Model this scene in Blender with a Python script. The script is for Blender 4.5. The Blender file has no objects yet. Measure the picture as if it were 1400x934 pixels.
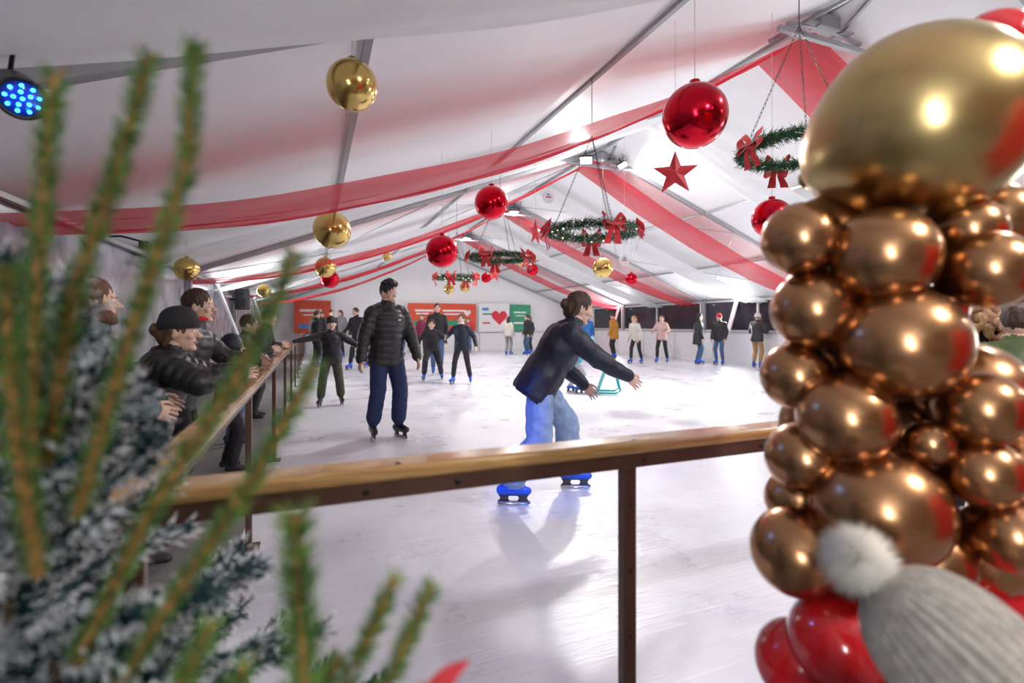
import bpy, bmesh, math, random
import numpy as np
from mathutils import Vector, Matrix, noise
random.seed(7); rng=np.random.default_rng(7)
SC=bpy.context.scene
# ------------------------------------------------------------------ materials
_mc={}
def M(name,col,rough=.6,metal=0.,bump=0.,bscale=60,var=.08,vscale=9,emit=0,sheen=0,spec=.5,coat=0):
    if name in _mc: return _mc[name]
    m=bpy.data.materials.new(name); m.use_nodes=True; nt=m.node_tree; N=nt.nodes; L=nt.links
    b=N['Principled BSDF']
    tc=N.new('ShaderNodeTexCoord'); nz=N.new('ShaderNodeTexNoise'); nz.inputs['Scale'].default_value=vscale; nz.inputs['Detail'].default_value=4
    L.new(tc.outputs['Object'],nz.inputs['Vector'])
    rp=N.new('ShaderNodeValToRGB')
    rp.color_ramp.elements[0].position=.3; rp.color_ramp.elements[1].position=.7
    rp.color_ramp.elements[0].color=(*[max(0,c*(1-var)) for c in col],1)
    rp.color_ramp.elements[1].color=(*[min(1,c*(1+var)) for c in col],1)
    L.new(nz.outputs['Fac'],rp.inputs['Fac']); L.new(rp.outputs['Color'],b.inputs['Base Color'])
    b.inputs['Roughness'].default_value=rough; b.inputs['Metallic'].default_value=metal
    b.inputs['Specular IOR Level'].default_value=spec; b.inputs['Coat Weight'].default_value=coat
    if sheen: b.inputs['Sheen Weight'].default_value=sheen
    if emit:
        b.inputs['Emission Color'].default_value=(*col,1); b.inputs['Emission Strength'].default_value=emit
    if bump:
        n2=N.new('ShaderNodeTexNoise'); n2.inputs['Scale'].default_value=bscale; n2.inputs['Detail'].default_value=5
        L.new(tc.outputs['Object'],n2.inputs['Vector'])
        bp=N.new('ShaderNodeBump'); bp.inputs['Strength'].default_value=bump; bp.inputs['Distance'].default_value=.01
        L.new(n2.outputs['Fac'],bp.inputs['Height']); L.new(bp.outputs['Normal'],b.inputs['Normal'])
    _mc[name]=m; return m
def wood_mat():
    m=M('rail_varnished_pine',(.50,.30,.12),.25,coat=.5,var=.1); nt=m.node_tree;N=nt.nodes;L=nt.links
    b=N['Principled BSDF']; tc=N['Texture Coordinate']; mp=N.new('ShaderNodeMapping'); mp.inputs['Scale'].default_value=(3,3,60)
    w=N.new('ShaderNodeTexNoise'); w.inputs['Scale'].default_value=3; w.inputs['Detail'].default_value=6; w.inputs['Distortion'].default_value=.6
    L.new(tc.outputs['Object'],mp.inputs['Vector']); L.new(mp.outputs['Vector'],w.inputs['Vector'])
    r=N.new('ShaderNodeValToRGB'); r.color_ramp.elements[0].color=(.34,.18,.062,1); r.color_ramp.elements[1].color=(.50,.31,.125,1)
    r.color_ramp.elements[0].position=.35; r.color_ramp.elements[1].position=.65
    L.new(w.outputs['Fac'],r.inputs['Fac']); L.new(r.outputs['Color'],b.inputs['Base Color']); return m
def ice_mat():
    m=bpy.data.materials.new('scratched_ice'); m.use_nodes=True; nt=m.node_tree;N=nt.nodes;L=nt.links
    b=N['Principled BSDF']; tc=N.new('ShaderNodeTexCoord')
    n1=N.new('ShaderNodeTexNoise'); n1.inputs['Scale'].default_value=1.3; n1.inputs['Detail'].default_value=9; n1.inputs['Roughness'].default_value=.7
    L.new(tc.outputs['Object'],n1.inputs['Vector'])
    r=N.new('ShaderNodeValToRGB'); r.color_ramp.elements[0].position=.32; r.color_ramp.elements[1].position=.68
    r.color_ramp.elements[0].color=(.58,.60,.67,1); r.color_ramp.elements[1].color=(.72,.74,.78,1)
    L.new(n1.outputs['Fac'],r.inputs['Fac'])
    hs=[]
    for rot,sc in ((.3,(2,60,1)),(1.7,(2.5,70,1)),(2.6,(2,50,1))):
        mp=N.new('ShaderNodeMapping'); mp.inputs['Rotation'].default_value=(0,0,rot); mp.inputs['Scale'].default_value=sc
        n=N.new('ShaderNodeTexNoise'); n.inputs['Scale'].default_value=1.; n.inputs['Detail'].default_value=3; n.inputs['Distortion'].default_value=.35
        L.new(tc.outputs['Object'],mp.inputs['Vector']); L.new(mp.outputs['Vector'],n.inputs['Vector']); hs.append(n)
    a=N.new('ShaderNodeMath');a.operation='MAXIMUM'; L.new(hs[0].outputs['Fac'],a.inputs[0]); L.new(hs[1].outputs['Fac'],a.inputs[1])
    c=N.new('ShaderNodeMath');c.operation='MAXIMUM'; L.new(a.outputs[0],c.inputs[0]); L.new(hs[2].outputs['Fac'],c.inputs[1])
    sm=N.new('ShaderNodeMapRange'); sm.inputs[1].default_value=.66; sm.inputs[2].default_value=.76; sm.inputs[3].default_value=0; sm.inputs[4].default_value=.75
    L.new(c.outputs[0],sm.inputs[0]); mx=N.new('ShaderNodeMixRGB'); mx.inputs[2].default_value=(.88,.89,.91,1)
    L.new(sm.outputs[0],mx.inputs[0]); L.new(r.outputs['Color'],mx.inputs[1]); L.new(mx.outputs[0],b.inputs['Base Color'])
    bp=N.new('ShaderNodeBump'); bp.inputs['Strength'].default_value=.5; bp.inputs['Distance'].default_value=.01
    L.new(c.outputs[0],bp.inputs['Height']); L.new(bp.outputs['Normal'],b.inputs['Normal'])
    mr=N.new('ShaderNodeMapRange'); mr.inputs[1].default_value=.3; mr.inputs[2].default_value=.7; mr.inputs[3].default_value=.20; mr.inputs[4].default_value=.46
    L.new(n1.outputs['Fac'],mr.inputs[0]); L.new(mr.outputs[0],b.inputs['Roughness']); return m
def sheer_mat(name,col,transp,transl=.5):
    m=bpy.data.materials.new(name); m.use_nodes=True; nt=m.node_tree;N=nt.nodes;L=nt.links
    for n in list(N): N.remove(n)
    o=N.new('ShaderNodeOutputMaterial'); d=N.new('ShaderNodeBsdfDiffuse'); t=N.new('ShaderNodeBsdfTranslucent'); tr=N.new('ShaderNodeBsdfTransparent')
    tc=N.new('ShaderNodeTexCoord'); nz=N.new('ShaderNodeTexNoise'); nz.inputs['Scale'].default_value=3
    L.new(tc.outputs['Object'],nz.inputs['Vector'])
    rp=N.new('ShaderNodeValToRGB'); rp.color_ramp.elements[0].color=(*[c*.92 for c in col],1); rp.color_ramp.elements[1].color=(*[min(1,c*1.05) for c in col],1)
    L.new(nz.outputs['Fac'],rp.inputs['Fac']); L.new(rp.outputs['Color'],d.inputs['Color']); L.new(rp.outputs['Color'],t.inputs['Color'])
    a=N.new('ShaderNodeMixShader'); a.inputs[0].default_value=transl; L.new(d.outputs[0],a.inputs[1]); L.new(t.outputs[0],a.inputs[2])
    c=N.new('ShaderNodeMixShader'); c.inputs[0].default_value=transp; L.new(a.outputs[0],c.inputs[1]); L.new(tr.outputs[0],c.inputs[2])
    L.new(c.outputs[0],o.inputs['Surface']); return m
# ------------------------------------------------------------------ mesh builder
class MB:
    def __init__(s): s.V=[];s.F=[];s.I=[];s.m=[];s.n=0
    def mi(s,mat):
        if mat not in s.m: s.m.append(mat)
        return s.m.index(mat)
    def add(s,v,f,mat,Mx=None,ids=None):
        v=np.asarray(v,float)
        flip=False
        if Mx is not None:
            A=np.array(Mx); v=v@A[:3,:3].T+A[:3,3]; flip=np.linalg.det(A[:3,:3])<0
        n=s.n
        if flip: s.F+= [tuple(i+n for i in reversed(q)) for q in f]
        else: s.F+= [tuple(i+n for i in q) for q in f]
        if ids is None: s.I+= [s.mi(mat)]*len(f)
        else:
            mp=[s.mi(x) for x in mat]; s.I+= [mp[i] for i in ids]
        s.V.append(v); s.n+=len(v)
    def build(s,name,smooth=True,parent=None,loc=None):
        me=bpy.data.meshes.new(name); V=np.vstack(s.V)
        if loc is not None: V=V-np.array(loc)
        me.from_pydata(V.tolist(),[],s.F)
        for m in s.m: me.materials.append(m)
        me.polygons.foreach_set('material_index',s.I)
        me.polygons.foreach_set('use_smooth',[smooth]*len(s.F)); me.update()
        ob=bpy.data.objects.new(name,me); SC.collection.objects.link(ob)
        if loc is not None: ob.location=loc
        if parent: ob.parent=parent
        return ob
def V3(*a): return np.array(a,float)
def nrm(v): v=np.asarray(v,float); return v/(np.linalg.norm(v)+1e-9)
def loft(rings,n=16,closed=False):
    V=[];F=[]
    for c,U,W in rings:
        for i in range(n):
            a=2*math.pi*i/n; V.append(np.asarray(c)+np.asarray(U)*math.cos(a)+np.asarray(W)*math.sin(a))
    k=len(rings)
    for j in range(k-1+(1 if closed else 0)):
        for i in range(n):
            a=j*n+i;b=j*n+(i+1)%n;c=((j+1)%k)*n+(i+1)%n;d=((j+1)%k)*n+i
            F.append((a,b,c,d))
    if not closed:
        V.append(np.asarray(rings[0][0])); V.append(np.asarray(rings[-1][0])); t=len(V)
        for i in range(n):
            F.append((t-2,(i+1)%n,i)); F.append((t-1,(k-1)*n+i,(k-1)*n+(i+1)%n))
    return np.array(V),F
def frame(d):
    d=nrm(d); a=V3(0,0,1) if abs(d[2])<.9 else V3(1,0,0)
    u=nrm(np.cross(a,d)); w=np.cross(d,u); return u,w
def capsule(a,b,ra,rb,n=12,h=3):
    a=np.asarray(a,float);b=np.asarray(b,float); d=nrm(b-a) if np.linalg.norm(b-a)>1e-6 else V3(0,0,1); u,w=frame(d); R=[]
    for i in range(h):
        t=math.pi/2*(1-(i+.3)/h); R.append((a-d*ra*math.sin(t),u*ra*math.cos(t),w*ra*math.cos(t)))
    R.append((a,u*ra,w*ra)); R.append((b,u*rb,w*rb))
    for i in range(h-1,-1,-1):
        t=math.pi/2*(1-(i+.3)/h); R.append((b+d*rb*math.sin(t),u*rb*math.cos(t),w*rb*math.cos(t)))
    return loft(R,n)
def tube(pts,rad,n=8,closed=False):
    pts=[np.asarray(p,float) for p in pts]; R=[]; k=len(pts)
    if not hasattr(rad,'__len__'): rad=[rad]*k
    for i,p in enumerate(pts):
        if closed: d=pts[(i+1)%k]-pts[i-1]
        else: d=pts[min(i+1,k-1)]-pts[max(i-1,0)]
        u,w=frame(d)
        R.append((p,u*rad[i],w*rad[i]))
    return loft(R,n,closed)
def ellipsoid(c,r,n=20,m=12):
    R=[]
    for j in range(m):
        t=math.pi*(j+.5)/m
        z=-math.cos(t); q=math.sin(t)
        R.append((V3(c[0],c[1],c[2]+z*r[2]),V3(r[0]*q,0,0),V3(0,r[1]*q,0)))
    return loft(R,n)
def box(c,s,bev=0,seg=2):
    bm=bmesh.new(); bmesh.ops.create_cube(bm,size=1)
    for v in bm.verts: v.co=Vector((v.co.x*s[0],v.co.y*s[1],v.co.z*s[2]))
    if bev: bmesh.ops.bevel(bm,geom=bm.edges[:],offset=bev,segments=seg,affect='EDGES',profile=.5)
    bm.verts.index_update()
    V=np.array([v.co[:] for v in bm.verts])+np.array(c); F=[tuple(v.index for v in f.verts) for f in bm.faces]; bm.free(); return V,F
def beam(a,b,w,h,bev=.004):
    a=np.asarray(a,float);b=np.asarray(b,float);L=np.linalg.norm(b-a);d=nrm(b-a)
    x=nrm(np.cross(d,V3(0,0,1))) if abs(d[2])<.98 else V3(1,0,0); z=np.cross(x,d)
    V,F=box((0,0,0),(w,L,h),bev); R=np.stack([x,d,z],1)
    return V@R.T+(a+b)/2,F
def merge(parts):
    V=[];F=[];n=0
    for v,f in parts:
        V.append(v);F+= [tuple(i+n for i in q) for q in f]; n+=len(v)
    return np.vstack(V),F
def remesh(parts,vox,sm=3,fac=.5):
    v,f=merge(parts)
    me=bpy.data.meshes.new('t'); me.from_pydata(v.tolist(),[],f); ob=bpy.data.objects.new('t',me); SC.collection.objects.link(ob)
    md=ob.modifiers.new('r','REMESH'); md.mode='VOXEL'; md.voxel_size=vox
    if sm:
        s=ob.modifiers.new('s','SMOOTH'); s.iterations=sm; s.factor=fac
    dg=bpy.context.evaluated_depsgraph_get(); m2=bpy.data.meshes.new_from_object(ob.evaluated_get(dg))
    co=np.empty(len(m2.vertices)*3); m2.vertices.foreach_get('co',co); nn=np.empty(len(m2.vertices)*3); m2.vertices.foreach_get('normal',nn)
    F=[tuple(p.vertices) for p in m2.polygons]
    bpy.data.objects.remove(ob); bpy.data.meshes.remove(me); bpy.data.meshes.remove(m2)
    return co.reshape(-1,3),F,nn.reshape(-1,3)
# ------------------------------------------------------------------ people
SK={'a':M('skin_light',(.66,.42,.32),.5,var=.05),'b':M('skin_tan',(.56,.34,.24),.5,var=.05)}
EYE=M('eye_white',(.8,.8,.78),.3,var=.02); IRIS=M('eye_iris',(.05,.03,.02),.2); LIP=M('lips',(.50,.17,.15),.45); BLADE=M('skate_steel',(.6,.62,.65),.25,1)
HOLD=M('skate_holder',(.05,.05,.06),.4)
def mk_hand(curl):
    P=[]
    P.append(loft([(V3(0,-.03,0),V3(.024,0,0),V3(0,0,.019)),(V3(0,0,0),V3(.026,0,0),V3(0,0,.018)),(V3(0,.035,-.002),V3(.036,0,0),V3(0,0,.017)),(V3(0,.075,-.002),V3(.042,0,0),V3(0,0,.014)),(V3(0,.096,-.003),V3(.038,0,0),V3(0,0,.010))],14))
    for x,l,sp in ((.031,.070,.10),(.0105,.079,.02),(-.0105,.074,-.05),(-.030,.058,-.14)):
        p=V3(x,.088,-.002); ang=curl*.6
        for k,fr in enumerate((.45,.31,.24)):
            d=V3(math.sin(sp)*math.cos(ang),math.cos(sp)*math.cos(ang),-math.sin(ang)); q=p+d*l*fr
            r=.0088-.0008*k; P.append(capsule(p,q,r,r-.0008,8,2)); p=q; ang+=curl
    a=V3(.022,.02,-.006); b=V3(.050,.052,-.014); c=V3(.060,.083,-.022-.01*curl); e=V3(.056,.106,-.030-.02*curl)
    P+=[capsule(a,b,.014,.0115,8,2),capsule(b,c,.0110,.0098,8,2),capsule(c,e,.0096,.008,8,2)]
    v,f,n=remesh(P,.0042,2); return v,f
HANDS={'relaxed':mk_hand(.35),'grip':mk_hand(.95),'open':mk_hand(.12)}
def mk_head():
    P=[ellipsoid((0,-.004,.012),(.076,.096,.106)),ellipsoid((0,.022,-.055),(.056,.066,.066)),capsule((0,.086,.004),(0,.108,-.027),.007,.0125),
       ellipsoid((.013,.098,-.030),(.008,.009,.007)),ellipsoid((-.013,.098,-.030),(.008,.009,.007)),
       capsule((-.036,.078,.020),(.036,.078,.020),.011,.011),ellipsoid((0,.070,-.100),(.024,.022,.018)),
       ellipsoid((.040,.062,-.028),(.020,.020,.020)),ellipsoid((-.040,.062,-.028),(.020,.020,.020))]
    for s in (1,-1): P.append(ellipsoid((s*.080,-.008,-.014),(.009,.018,.031)))
    v,f,n=remesh(P,.005,3); return v,f
HEAD=mk_head()
_hair={}
def hair(style):
    if style in _hair: return _hair[style]
    base=[ellipsoid((0,-.014,.030),(.085,.099,.101))]
    if style=='long': base+=[capsule((s*.055,-.03,.01),(s*.075,-.03,-.21),.034,.022) for s in (1,-1)]+[capsule((0,-.075,0),(0,-.075,-.27),.055,.035),capsule((-.04,-.07,0),(-.045,-.07,-.25),.045,.03),capsule((.04,-.07,0),(.045,-.07,-.25),.045,.03)]
    if style=='pony': base+=[capsule((0,-.09,.05),(0,-.135,.02),.03,.03),capsule((0,-.135,.02),(0,-.125,-.14),.03,.014)]
    if style=='bun': base+=[ellipsoid((0,-.115,.0),(.04,.035,.04)),ellipsoid((0,-.07,-.02),(.066,.05,.075)),capsule((.07,-.02,0),(.066,-.05,-.08),.024,.016),capsule((-.07,-.02,0),(-.066,-.05,-.08),.024,.016)]
    r=random.Random(3)
    if style=='curly':
        for i in range(150):
            a=r.uniform(0,6.28);q=r.uniform(0,.078);base.append(ellipsoid((q*math.cos(a),.006+q*1.25*math.sin(a),.136-q*q*7.5+r.uniform(-.008,.014)),(.017,.017,.016),8,6))
    if style=='curlylong':
        for i in range(170):
            a=r.uniform(0,6.28);z=r.uniform(-.24,.12); q=.09+.05*min(1,(.12-z)/.2)
            if math.sin(a)>.45 and z<.06: continue
            base.append(ellipsoid((q*math.cos(a),-.02+q*math.sin(a),z),(.027,.027,.03),8,6))
    v,f,n=remesh(base,.006,2)
    nz=np.array([noise.noise(Vector((p[0]*70,p[1]*70,p[2]*18))) for p in v]); v=v+n*(nz*.006)[:,None]
    _hair[style]=(v,f); return _hair[style]
def head_parts(mb,Mx,skin,hairm,style,hat=None,hatm=None,beard=False):
    mb.add(*HEAD,skin,Mx)
    if hat!='knit':
        for s in (1,-1):
            mb.add(*ellipsoid((s*.031,.080,.001),(.0125,.0115,.0095),10,8),EYE,Mx)
            mb.add(*ellipsoid((s*.031,.0885,.001),(.0055,.004,.0055),8,6),IRIS,Mx)
            mb.add(*capsule((s*.018,.091,.019),(s*.046,.078,.020),.0035,.003,6,2),hairm,Mx)
        mb.add(*capsule((-.019,.086,-.064),(.019,.086,-.064),.006,.006,8,2),LIP,Mx)
        mb.add(*capsule((-.012,.0885,-.061),(.012,.0885,-.061),.006,.006,8,2),LIP,Mx)
    if beard:
        for s in (1,-1):
            mb.add(*ellipsoid((s*.036,.035,-.075),(.030,.052,.042)),hairm,Mx)
        mb.add(*ellipsoid((0,.066,-.098),(.034,.032,.022)),hairm,Mx)
    if style: mb.add(*hair(style),hairm,Mx)
    if hat in('beanie','knit','pom'):
        R=[]; nn=216 if hat=='knit' else 24
        prof=[(.010,1.0),(.014,1.045),(.035,1.05),(.055,1.045),(.062,1.00),(.085,.95),(.11,.83),(.13,.62),(.141,.38),(.146,.12)]
        if hat=='knit': prof=[(-.065,1.02),(-.06,1.07),(-.03,1.10),(.0,1.11),(.03,1.11),(.06,1.08),(.085,1.01),(.11,.89),(.13,.70),(.145,.44),(.152,.12)]
        v=[];f=[]
        for z,q in prof:
            for i in range(nn):
                a=2*math.pi*i/nn; rr=q*(1+(.016*math.cos(a*36) if hat=='knit' else 0)); y=math.sin(a); v.append((.087*rr*math.cos(a),-.006+.104*rr*y,z+(.012*y if z<.06 else .0)+(.022*y if z<.0 else 0)))
        k=len(prof)
        for j in range(k-1):
            for i in range(nn): f.append((j*nn+i,j*nn+(i+1)%nn,(j+1)*nn+(i+1)%nn,(j+1)*nn+i))
        v.append((0,-.006,.15)); t=len(v)-1
        for i in range(nn): f.append(((k-1)*nn+i,(k-1)*nn+(i+1)%nn,t))
        mb.add(v,f,hatm,Mx)
        if hat=='pom': mb.add(*ellipsoid((0,-.006,.168),(.03,.03,.03),12,8),hatm,Mx)
    if hat=='band':
        v,f=loft([(V3(0,-.008,.028),V3(.091,0,0),V3(0,.107,0)),(V3(0,-.010,.05),V3(.094,0,0),V3(0,.108,.0)),(V3(0,-.012,.085),V3(.088,0,0),V3(0,.096,0)),(V3(0,-.012,.088),V3(.07,0,0),V3(0,.08,0))],24); mb.add(v,f,hatm,Mx)
    if hat=='hood':
        v,f,n=remesh([ellipsoid((0,-.025,.012),(.108,.118,.135)),ellipsoid((0,-.02,-.09),(.10,.10,.06))],.009,3)
        mb.add(v,f,hatm,Mx)
def ik(a,b,l1,l2,pole):
    d=b-a; L=np.linalg.norm(d); 
    if L>(l1+l2)*.995: b=a+d/L*(l1+l2)*.995; d=b-a; L=np.linalg.norm(d)
    u=d/L; x=(l1*l1-l2*l2+L*L)/(2*L); h=math.sqrt(max(0,l1*l1-x*x)); p=np.asarray(pole,float); p=nrm(p-u*np.dot(p,u)); return a+u*x+p*h,b
def seg(P,a,b):
    d=b-a; t=np.clip(((P-a)@d)/(d@d+1e-9),0,1); return np.linalg.norm(P-(a+t[:,None]*d),axis=1),t
def person(name,x,y,psi,H,top,bottom,boot,hairm,style='short',skin='a',lean=4,crouch=0.,feet=((.1,.02,0,8),(-.1,-.02,0,-8)),
           hR=None,hL=None,poleR=(.5,-1,-.3),poleL=(-.5,-1,-.3),hand='relaxed',glove=None,hat=None,hatm=None,skates=True,puffer=0.,
           bulk=.02,legb=.012,hem=-.12,female=False,hood=False,headrot=(0,0,0),vox=.014,wrinkle=.006,collar=None,pelvis=(0,0),extra=None,beard=False,hscale=1.,floor=0.):
    s=H/1.75; hs=(H/1.75)**.5*hscale; sk=SK[skin]; sole=.072 if skates else .022
    ank=sole+.075*s; th=.425*s; sh=.415*s
    hz=ank+.825*s-crouch; P0=V3(pelvis[0],pelvis[1],hz); la=math.radians(lean)
    X=V3(1,0,0); T=V3(0,math.sin(la),math.cos(la)); Dp=np.cross(T,X)
    N=P0+T*.51*s; sw=(.150 if female else .170)*s
    hd=V3(0,math.sin(la*.55+.08),math.cos(la*.55+.08)); C=N+hd*(.058*s+.10*hs)
    parts=[];bones=[]
    b=bulk
    hw=(.158 if female else .145)*s
    prof=[(hem,hw+.012,.108*s),(hem+.03,hw+.022,.118*s),(0,.160*s,.118*s),(.10,.150*s,.112*s),(.18,.143*s,.108*s),(.30,.160*s,.118*s),(.40,.160*s,.110*s),(.46,.120*s,.085*s),(.50,.070*s,.065*s)]
    if female: prof[4]=(.18,.128*s,.10*s)
    rings=[(P0+T*t*s,X*(a+(b if t<.48 else b*.3)),-Dp*(d+(b if t<.48 else b*.3))) for t,a,d in prof]
    parts.append(loft(rings,24)); 
    if collar is not False: parts.append(capsule(N-T*.01,N+hd*.050*s,(.068+.4*b)*s,(.062+.4*b)*s)); 
    parts.append(capsule(N,C,.050*hs,.048*hs))
    if hood: parts.append(ellipsoid(N-V3(0,.075*s,0)+T*.005,(.115*s,.06*s,.06*s))) ; parts.append(ellipsoid(N-V3(0,.10*s,.03)+T*.0,(.08*s,.05*s,.07*s)))
    arms=[]
    for sd,ht,pl in ((1,hR,poleR),(-1,hL,poleL)):
        S=N-T*.065*s+X*sd*sw
        if ht is None: ht=S+V3(sd*.07,.07*s,-.50*s)
        else: ht=np.array(ht,float)
        E,W=ik(S,ht,.285*s,.255*s,pl)
        parts+=[capsule(N-T*.06*s+X*sd*.06*s,S,.066*s+b*.6,.062*s+b*.6),capsule(S,E,.056*s+b*.7,.044*s+b*.6),capsule(E,W,.044*s+b*.6,.031*s+b*.45)]
        bones+=[(S,E,.056*s+b*.7,.044*s+b*.6,0),(E,W,.044*s+b*.6,.031*s+b*.45,0)]; arms.append((sd,S,E,W))
    legs=[]
    for (fx,fy,lift,yaw),sd in zip(feet,(1,-1)):
        Hp=P0+V3(sd*.085*s,0,-.01); A=V3(fx,fy,ank+lift); K,A2=ik(Hp,A,th,sh,V3(sd*.12,1,0)); A=A2
        yw=math.radians(yaw); fd=V3(math.sin(yw),math.cos(yw),0)
        cut=A+(K-A)*(.20 if skates else .10)
        parts+=[capsule(Hp,K,.086*s+legb*.6,.058*s+legb),capsule(K,cut,.057*s+legb,.044*s+legb*1.3)]
        bones+=[(Hp,K,.086*s+legb*.6,.058*s+legb,1),(K,cut,.057*s+legb,.044*s+legb*1.3,1)]
        heel=A+fd*(-.045*s)+V3(0,0,-.036*s); mid=A+fd*.07*s+V3(0,0,-.034*s); toe=A+fd*.155*s+V3(0,0,-.042*s)
        parts+=[capsule(A+(K-A)*(.26 if skates else .1),A,.050*s,.046*s),capsule(heel,mid,.042*s,.043*s),capsule(mid,toe,.043*s,.033*s),capsule(A,mid,.045*s,.036*s)]
        bones+=[(A+(K-A)*.22,A,.050*s,.046*s,3),(heel,mid,.042*s,.043*s,3),(mid,toe,.043*s,.033*s,3)]
        legs.append((A,fd,lift))
    v,f,n=remesh(parts,vox,3)
    def classify(Pt):
        D=np.full(len(Pt),9.);K=np.zeros(len(Pt),int)
        for a,c,ra,rc,k in bones:
            d,t=seg(Pt,a,c); d=d-(ra+(rc-ra)*t); w=d<D; D[w]=d[w];K[w]=k
        q=Pt-P0; t=q@T; tt=np.clip(t,hem*s,.5*s); lat=q@X; dp=q@Dp
        rl=np.interp(tt/s,[p[0] for p in prof],[p[1]+b for p in prof]); rd=np.interp(tt/s,[p[0] for p in prof],[p[2]+b for p in prof])
        d=np.sqrt((lat*rd/rl)**2+dp**2+(t-tt)**2)-rd; w=(d<D)&(t>(hem*s-.012)); D[w]=d[w];K[w]=0
        if collar is not False: nb=N+hd*(.065*s+.014)
        else: nb=N
        dn,_=seg(Pt,N,C); w=(((Pt-nb)@hd)>0)&(dn<.085*hs); K[w]=2
        return K
    Kv=classify(v)
    disp=np.zeros(len(v))
    if wrinkle:
        nz=np.array([noise.noise(Vector((p[0]*13,p[1]*13,p[2]*(9 if k==0 else 17)))) for p,k in zip(v,Kv)])
        disp+=np.where(Kv<2,nz*wrinkle,0)
    if puffer:
        q=v-P0; ph=(q@T)/(.072*s)
        Da=np.full(len(v),9.)
        for i in (0,1,2,3):
            a,c,ra,rc,k=bones[i]; d,t=seg(v,a,c); d=d-(ra+(rc-ra)*t); w=d<Da; Da[w]=d[w]
            L=np.linalg.norm(c-a); use=w&(d<.022)&(np.abs(q@X)>.15*s); ph[use]=(t[use]*L)/(.068*s)
        disp+=np.where(Kv==0,puffer*(np.sqrt(np.abs(np.sin(math.pi*ph)))-.6),0)
    v=v+n*disp[:,None]
    fc=np.array([v[list(q)].mean(0) for q in f]); K=classify(fc)
    mb=MB(); R=Matrix.Translation((x,y,floor))@Matrix.Rotation(math.radians(psi-90),4,'Z')
    mb.add(v,f,[top,bottom,sk,boot],R,ids=K)
    for sd,S,E,W in arms:
        dr=nrm(nrm(W-E)+V3(0,0,-.15)); z=V3(sd,0,.25 if hand!='grip' else 1.2); z=nrm(z-dr*(z@dr)); xx=np.cross(z,dr)*sd
        A=np.eye(4)*1.; k=.98*s**.8; A[:3,0]=xx*k;A[:3,1]=dr*k;A[:3,2]=z*k;A[:3,3]=W-dr*.004
        mb.add(*HANDS[hand],glove or sk,R@Matrix(A.tolist()))
    A=Matrix.Translation(C.tolist())@Matrix.Rotation(math.radians(headrot[1]),4,'Z')@Matrix.Rotation(math.radians(-headrot[0]-lean*.35),4,'X')@Matrix.Rotation(math.radians(headrot[2]),4,'Y')@Matrix.Scale(hs,4)
    head_parts(mb,R@A,sk,hairm,style,hat,hatm,beard)
    if collar: mb.add(*tube([N+hd*.06*s+V3(.07*math.cos(a)*s,.07*math.sin(a)*s+.012,.006*math.sin(a)) for a in np.linspace(0,2*math.pi,17)[:-1]],.019*s,8,True),collar,R)
    if skates:
        for A_,fd,lift in legs:
            ya=math.atan2(fd[0],fd[1]); F_=R@Matrix.Translation((A_+V3(0,0,-ank)).tolist())@Matrix.Rotation(-ya,4,'Z')
            L=.125*s; c=.05*s
            mb.add([(-.002,c-L,.006),(-.002,c-L+.02,0),(-.002,c+L-.02,0),(-.002,c+L,.012),(-.002,c+L,.03),(-.002,c-L,.03),(.002,c-L,.006),(.002,c-L+.02,0),(.002,c+L-.02,0),(.002,c+L,.012),(.002,c+L,.03),(.002,c-L,.03)],
                   [(0,1,2,3,4,5),(11,10,9,8,7,6)]+[(i,(i+1)%6+0,(i+1)%6+6,i+6) for i in range(6)],BLADE,F_)
            for yy in (c-L*.6,c+L*.55): mb.add(*loft([(V3(0,yy,.024),V3(.008,0,0),V3(0,.045*s,0)),(V3(0,yy,.05),V3(.013,0,0),V3(0,.03*s,0)),(V3(0,yy,.082),V3(.03,0,0),V3(0,.05*s,0))],12),HOLD,F_)
            mb.add(*box((0,c,.078),(.06*s,.22*s,.008),.003),HOLD,F_)
    if extra: extra(mb,R,dict(P0=P0,T=T,N=N,C=C,arms=arms,s=s,hs=hs,A=A))
    return mb.build(name,loc=(x,y,floor))
# cloth materials
BLK=M('black_nylon',(.015,.015,.018),.42,bump=.25,bscale=45); BLK2=M('black_fabric',(.018,.018,.022),.8,bump=.3); NAVY=M('navy_nylon',(.005,.009,.026),.5,bump=.25,bscale=45)
NAVT=M('navy_trousers',(.018,.03,.10),.85,bump=.2); OLIVE=M('olive_trousers',(.06,.065,.04),.85,bump=.2); JEAN=M('light_denim',(.24,.35,.53),.85,bump=.35,bscale=150,var=.15,vscale=14)
DJEAN=M('dark_denim',(.06,.11,.22),.85,bump=.3,bscale=150,var=.12); TEAL=M('slate_teal_nylon',(.08,.12,.13),.4,bump=.2); PINK=M('pale_pink_fleece',(.6,.40,.38),.9,bump=.3)
MUST=M('mustard_wool',(.45,.20,.03),.9,bump=.3); BLUEJ=M('bright_blue_jacket',(.02,.16,.5),.6); CYAN=M('sky_blue_jacket',(.10,.38,.56),.6,var=.4,vscale=25); MAROON=M('maroon_jacket',(.20,.02,.06),.8); REDJ=M('red_ski_jacket',(.45,.02,.03),.7)
TANT=M('tan_trousers',(.36,.20,.085),.85); GREY=M('grey_fleece',(.25,.25,.27),.9); OLG=M('olive_green_jacket',(.09,.13,.045),.7); GREYP=M('patterned_grey_trousers',(.45,.47,.5),.8,var=.5,vscale=40)
BSK=M('blue_rental_skate',(.01,.10,.62),.35); KSK=M('black_skate_boot',(.015,.015,.018),.3); SHOE=M('dark_shoe',(.03,.03,.03),.6)
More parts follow.
